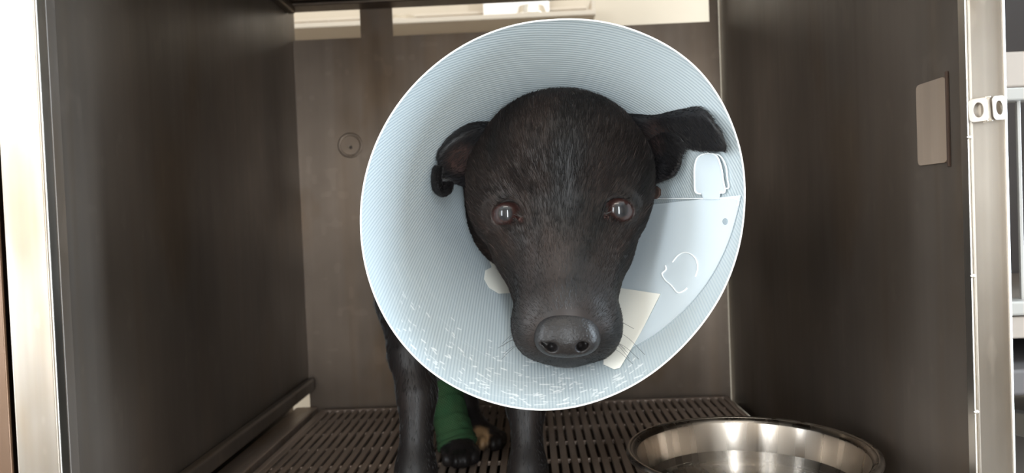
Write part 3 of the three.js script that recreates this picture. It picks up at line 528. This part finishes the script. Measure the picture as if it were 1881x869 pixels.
// green bandage on the hind leg
{
  const pts = [P(800, 660, 0.950), P(812, 705, 0.942), P(826, 760, 0.922), P(838, 808, 0.908), P(841, 820, 0.904)], cv = new THREE.CatmullRomCurve3(pts), rad = (t) => lerp(0.0215, 0.0225, t) + 0.0012 * Math.sin(t * 9) ;
  const nU = 90, nV = 48, pos = [], idx = [], uv = [], R = rng(5);
  const side = new V3(1, 0, 0.1).normalize();
  for (let i = 0; i <= nU; i++) { const t = i / nU, c = cv.getPoint(t), tg = cv.getTangent(t), a = side.clone().addScaledVector(tg, -side.dot(tg)).normalize(), b = new V3().crossVectors(tg, a);
    for (let j = 0; j <= nV; j++) { const th = j / nV * Math.PI * 2, wrap = ((t * 7 + th / 6.2832 * 1.0 + 0.1 * Math.sin(th * 2)) % 1), r = rad(t) + 0.0012 * smooth(0, 0.12, wrap) * (1 - wrap) + 0.0011 * (vnoise(th * 5, t * 40, 4096, 4096, 3) - 0.5) - (i === nU || i === 0 ? 0.004 : 0); const e = i === nU ? 0.001 * Math.sin(th * 5) : 0; pos.push(c.x + r * (a.x * Math.cos(th) + b.x * Math.sin(th)) + tg.x * e, c.y + r * (a.y * Math.cos(th) + b.y * Math.sin(th)) + tg.y * e, c.z + r * (a.z * Math.cos(th) + b.z * Math.sin(th)) + tg.z * e); uv.push(th / 6.2832 * 0.14, t * 0.14); } }
  for (let i = 0; i < nU; i++) for (let j = 0; j < nV; j++) { const a = i * (nV + 1) + j, b = a + 1, c = a + nV + 1, d = c + 1; idx.push(a, b, c, b, d, c); }
  const g = new THREE.BufferGeometry(); g.setAttribute('position', new THREE.BufferAttribute(new Float32Array(pos), 3)); g.setAttribute('uv', new THREE.BufferAttribute(new Float32Array(uv), 2)); g.setIndex(idx); g.computeVertexNormals(); toDog(g);
  const tx = dataTex(256, 256, (u, v) => { const w = 0.75 + 0.25 * Math.sin(u * 6.2832 * 22) * Math.sin(v * 6.2832 * 22), b = fbm(u, v, 6, 6, 3, 4); return [w * (0.9 + 0.3 * (b - 0.5)), w, w * 0.95]; }, true); tx.repeat.set(14, 14);
  const b = mesh('bandage', g, std({ color: lin(0.040, 0.105, 0.034), roughness: 0.9, map: tx, bumpMap: tx, bumpScale: 0.0006, side: THREE.DoubleSide }), dog); b.userData.label = 'green cohesive bandage on hind leg';
}

// ---------------------------------------------------------------- clear plastic cone collar
const CC = [1014, 395], DR = 0.58, DH = 0.735, RH = 0.072, SIN = 0.45;
const rimKeys = [[0, 353], [22, 368], [45, 379], [68, 371], [90, 359], [135, 349], [180, 352], [225, 363], [250, 362], [270, 358], [292, 348], [315, 341], [335, 344]];
function rimPx(a) { a = ((a % 360) + 360) % 360; const n = rimKeys.length; for (let i = 0; i < n; i++) { const [a0, r0] = rimKeys[i], [a1_, r1] = rimKeys[(i + 1) % n], a1 = i === n - 1 ? 360 : a1_; if (a >= a0 && a <= a1) { const rp = rimKeys[(i + n - 1) % n][1], rn = rimKeys[(i + 2) % n][1], t = (a - a0) / (a1 - a0); return 0.5 * (2 * r0 + (r1 - rp) * t + (2 * rp - 5 * r0 + 4 * r1 - rn) * t * t + (3 * r0 - rp - 3 * r1 + rn) * t * t * t); } } return 352; }
function conePt(a, s, off = 0) {                                        // angle in degrees, 0 at the neck to 1 at the rim, offset into the cone
  const t = a * Math.PI / 180, rr = rimPx(a) / F * DR, r = lerp(RH, rr, s), d = lerp(DH, DR, s), al = Math.atan2(rr - RH, DH - DR), r2 = r - off * Math.cos(al), d2 = d - off * Math.sin(al);
  return new V3((CC[0] - W / 2) / F * d2 + r2 * Math.cos(t), -(CC[1] - H / 2) / F * d2 + r2 * Math.sin(t), -d2);
}
const coneRoot = conePt(0, 0.5).setX((CC[0] - W / 2) / F * 0.66).setY(-(CC[1] - H / 2) / F * 0.66).setZ(-0.66).applyMatrix4(CM);
const toCone = (g) => g.applyMatrix4(CM).translate(-coneRoot.x, -coneRoot.y, -coneRoot.z);
function pxToCone(px, py) { const x = px - CC[0], y = -(py - CC[1]), a = Math.atan2(y, x) * 180 / Math.PI, rp = Math.hypot(x, y), rr = rimPx(a) / F * DR; return [a, (F * RH - rp * DH) / (rp * (DR - DH) - F * (rr - RH))]; }
function flat(a, s) { const t = (a - 75) * Math.PI / 180 * SIN, q = (RH + s * 0.074) / SIN; return [q * Math.cos(t), q * Math.sin(t)]; }   // unrolled sheet, metres
function coneSheet(a0, a1, nA, s0f, s1f, nS, off, th) {
  const pos = [], uv = [], idx = [], M = (nA + 1) * (nS + 1);
  for (const o of [off + th, off]) for (let i = 0; i <= nA; i++) { const a = lerp(a0, a1, i / nA); for (let j = 0; j <= nS; j++) { const s = lerp(s0f(a), s1f(a), j / nS), p = conePt(a, s, o), f = flat(a, s); pos.push(p.x, p.y, p.z); uv.push(f[0], f[1]); } }
  for (let k = 0; k < 2; k++) for (let i = 0; i < nA; i++) for (let j = 0; j < nS; j++) { const a = k * M + i * (nS + 1) + j, b = a + 1, c = a + nS + 1, d = c + 1; k ? idx.push(a, b, c, b, d, c) : idx.push(a, c, b, b, c, d); }
  const wallIdx = []; for (let i = 0; i < nA; i++) for (const j of [0, nS]) { const a = i * (nS + 1) + j, c = a + nS + 1; j ? wallIdx.push(a, a + M, c, c, a + M, c + M) : wallIdx.push(a, c, a + M, c, c + M, a + M); }
  const g = new THREE.BufferGeometry(); g.setAttribute('position', new THREE.BufferAttribute(new Float32Array(pos), 3)); g.setAttribute('uv', new THREE.BufferAttribute(new Float32Array(uv), 2)); g.setIndex([...idx, ...wallIdx]); g.computeVertexNormals(); return g;
}
{
  const cone = thing('cone_collar', 'translucent ribbed plastic cone collar around the dog head', 'cone collar'); cone.position.copy(coneRoot);
  // colour sheet in unrolled metres: faint ribs, scratches and chew marks along the lower left
  const TW = 2048, X0 = -0.16, Y0 = -0.36, S = 0.72, cv = document.createElement('canvas'); cv.width = cv.height = TW; const cx = cv.getContext('2d');
  const px = (f) => [(f[0] - X0) / S * TW, TW - (f[1] - Y0) / S * TW];
  cx.fillStyle = 'rgb(214,221,224)'; cx.fillRect(0, 0, TW, TW);
  const RP = 0.0026; for (let x = X0; x < X0 + S; x += RP) { cx.fillStyle = 'rgba(178,192,202,0.55)'; cx.fillRect((x - X0) / S * TW, 0, RP * 0.38 / S * TW, TW); }
  const R = rng(9); cx.lineCap = 'round';
  const stroke = (a, s, da, ds, w, al) => { cx.strokeStyle = `rgba(255,255,255,${al})`; cx.lineWidth = w; cx.beginPath(); for (let i = 0; i <= 6; i++) { const t = i / 6, q = px(flat(a + da * t, s + ds * t)); i ? cx.lineTo(...q) : cx.moveTo(...q); } cx.stroke(); };
  for (let i = 0; i < 230; i++) { const a = 205 + 95 * Math.pow(R(), 0.8), s = 0.55 + 0.43 * Math.sqrt(R()); if (a < 225 && R() < 0.5) continue; stroke(a, s, 0.7 + 5.5 * R() * R() * R(), (R() - 0.5) * 0.02, 1.8 + 2.8 * R(), 0.75 + 0.25 * R()); }
  for (let i = 0; i < 60; i++) stroke(195 + 110 * R(), 0.5 + 0.5 * R(), 5 + 8 * R(), (R() - 0.5) * 0.06, 0.8 + 0.6 * R(), 0.25 + 0.2 * R());
  const tex = new THREE.CanvasTexture(cv); tex.colorSpace = THREE.SRGBColorSpace; tex.wrapS = tex.wrapT = THREE.RepeatWrapping; tex.repeat.set(1 / S, 1 / S); tex.offset.set(-X0 / S, -Y0 / S);
  const ribs = dataTex(64, 4, (u) => 0.5 + 0.5 * Math.cos(u * 6.2832)); ribs.repeat.set(1 / RP, 20); ribs.offset.set(0.19 - X0 / RP, 0);
  const plastic = phy({ color: lin(0.95, 0.98, 0.985), map: tex, roughness: 0.28, ior: 1.48, transmission: 0.32, thickness: 0, bumpMap: ribs, bumpScale: 0.00012, side: THREE.DoubleSide });
  mesh('cone_sheet', toCone(coneSheet(0, 360, 240, () => 0, () => 1, 30, 0, 0.0008)), plastic, cone);
  const rimPts = []; for (let i = 0; i < 120; i++) rimPts.push(conePt(i * 3, 1.0, 0.0004)); 
  const rim = mesh('rim_edge', toCone(tube(rimPts, 0.0007, 360, 8, true)), phy({ color: lin(0.92, 0.95, 0.96), roughness: 0.3 }), cone); rim.userData.label = 'thin white rolled rim edge';
  const neck = []; for (let i = 0; i < 60; i++) neck.push(conePt(i * 6, 0, 0.0004));
  mesh('neck_binding', toCone(tube(neck, 0.003, 180, 8, true)), std({ color: lin(0.75, 0.76, 0.74), roughness: 0.7 }), cone);
  // smooth overlapping end of the sheet on the right
  const clear = phy({ color: lin(0.76, 0.84, 0.89), roughness: 0.35, ior: 1.48, transmission: 0.25, thickness: 0, side: THREE.DoubleSide });
  const outer = (a) => { const k = clamp((6 - a) / 90, 0, 1); return lerp(0.985, 0.70, Math.pow(k, 0.9)); };
  const flap = mesh('overlap_flap', toCone(coneSheet(6, -84, 90, () => 0.03, outer, 24, 0.0014, 0.0006)), clear, cone); flap.userData.label = 'smooth overlapping end of the cone sheet';
  const on = (px_, py_, off) => { const [a, s] = pxToCone(px_, py_); return conePt(a, s, off); };
  function patch(poly, off, th, mat, name, parent) {                     // a flat piece following the cone: fan from its middle
    const rings = 6, n = poly.length, mx = poly.reduce((a, p) => a + p[0], 0) / n, my = poly.reduce((a, p) => a + p[1], 0) / n, pos = [], idx = [];
    for (const o of [off + th, off]) for (let r = 0; r <= rings; r++) for (const [x, y] of poly) { const q = on(lerp(mx, x, r / rings), lerp(my, y, r / rings), o); pos.push(q.x, q.y, q.z); }
    const M = (rings + 1) * n; for (let k = 0; k < 2; k++) for (let r = 0; r < rings; r++) for (let i = 0; i < n; i++) { const a = k * M + r * n + i, b = k * M + r * n + (i + 1) % n, c = a + n, d = b + n; k ? idx.push(a, b, c, b, d, c) : idx.push(a, c, b, b, c, d); }
    for (let i = 0; i < n; i++) { const a = rings * n + i, b = rings * n + (i + 1) % n; idx.push(a, a + M, b, b, a + M, b + M); }
    const g = new THREE.BufferGeometry(); g.setAttribute('position', new THREE.BufferAttribute(new Float32Array(pos), 3)); g.setIndex(idx); g.computeVertexNormals(); return mesh(name, toCone(g), mat, parent);
  }
  const tabOutline = [[1297, 366], [1294, 356], [1283, 352], [1281, 330], [1281, 305], [1286, 288], [1298, 281], [1312, 280], [1322, 285], [1330, 305], [1334, 330], [1337, 352], [1328, 354], [1326, 366]];
  const white = phy({ color: lin(0.9, 0.94, 0.96), roughness: 0.3 });
  const tab = patch(tabOutline, 0.0022, 0.0006, clear, 'locking_tab', cone);
  mesh('tab_edge', toCone(tube(tabOutline.slice(1, 13).map(([x, y]) => on(x, y, 0.0030)), 0.0007, 80, 6)), white, tab);
  mesh('tab_slit', toCone(tube([[1314, 281], [1326, 284], [1337, 302], [1341, 330], [1343, 344], [1336, 346]].map(([x, y]) => on(x, y, 0.0024)), 0.0006, 40, 6)), white, tab);
  mesh('tab_slit', toCone(tube([[1239, 483], [1250, 470], [1262, 465], [1276, 470], [1284, 482], [1285, 498], [1281, 510]].map(([x, y]) => on(x, y, 0.0023)), 0.00055, 60, 6)), white, flap);
  mesh('tab_slit', toCone(tube([[1226, 490], [1227, 497], [1220, 504], [1225, 516], [1236, 526], [1250, 540], [1262, 535], [1266, 531]].map(([x, y]) => on(x, y, 0.0023)), 0.0007, 60, 6)), white, flap);
  mesh('flap_edge', toCone(tube([[1206, 364.5], [1240, 364.5], [1280, 364.5], [1320, 364.5], [1352, 365], [1360, 369], [1358, 378]].map(([x, y]) => on(x, y, 0.0019)), 0.0006, 60, 6)), white, flap);
  const dot = []; for (let i = 0; i < 12; i++) { const a = i / 12 * 6.2832; dot.push([1336.5 + 4.5 * Math.cos(a), 407 + 6 * Math.sin(a)]); }
  patch(dot, 0.0021, 0.0004, std({ color: lin(0.30, 0.36, 0.40), roughness: 0.5 }), 'rivet_hole', flap);
  const lab = patch([[1118, 540], [1140, 532], [1217, 543], [1178, 618], [1141, 680], [1130, 683], [1110, 674], [1112, 600]], 0.0024, 0.0003, std({ color: lin(0.95, 0.93, 0.85), roughness: 0.7 }), 'sticker', cone); lab.userData.label = 'cream paper sticker on the overlap';
  const lab2 = patch([[905, 474], [912, 482], [922, 484], [934, 500], [940, 540], [915, 541], [897, 530], [888, 514], [890, 498], [902, 492], [898, 482]], 0.0010, 0.0003, std({ color: lin(0.80, 0.79, 0.72), roughness: 0.7 }), 'sticker', cone); lab2.userData.label = 'torn pale sticker remnant left of the muzzle';
  const blob = patch([[1204, 343], [1210, 341], [1217, 347], [1217, 358], [1211, 365], [1203, 366], [1200, 358], [1201, 349]], 0.0016, 0.002, std({ color: lin(0.075, 0.045, 0.035), roughness: 0.9 }), 'dried_stain', cone); blob.userData.label = 'brown dried blob beside the ear';
}

renderer.render(scene, camera);
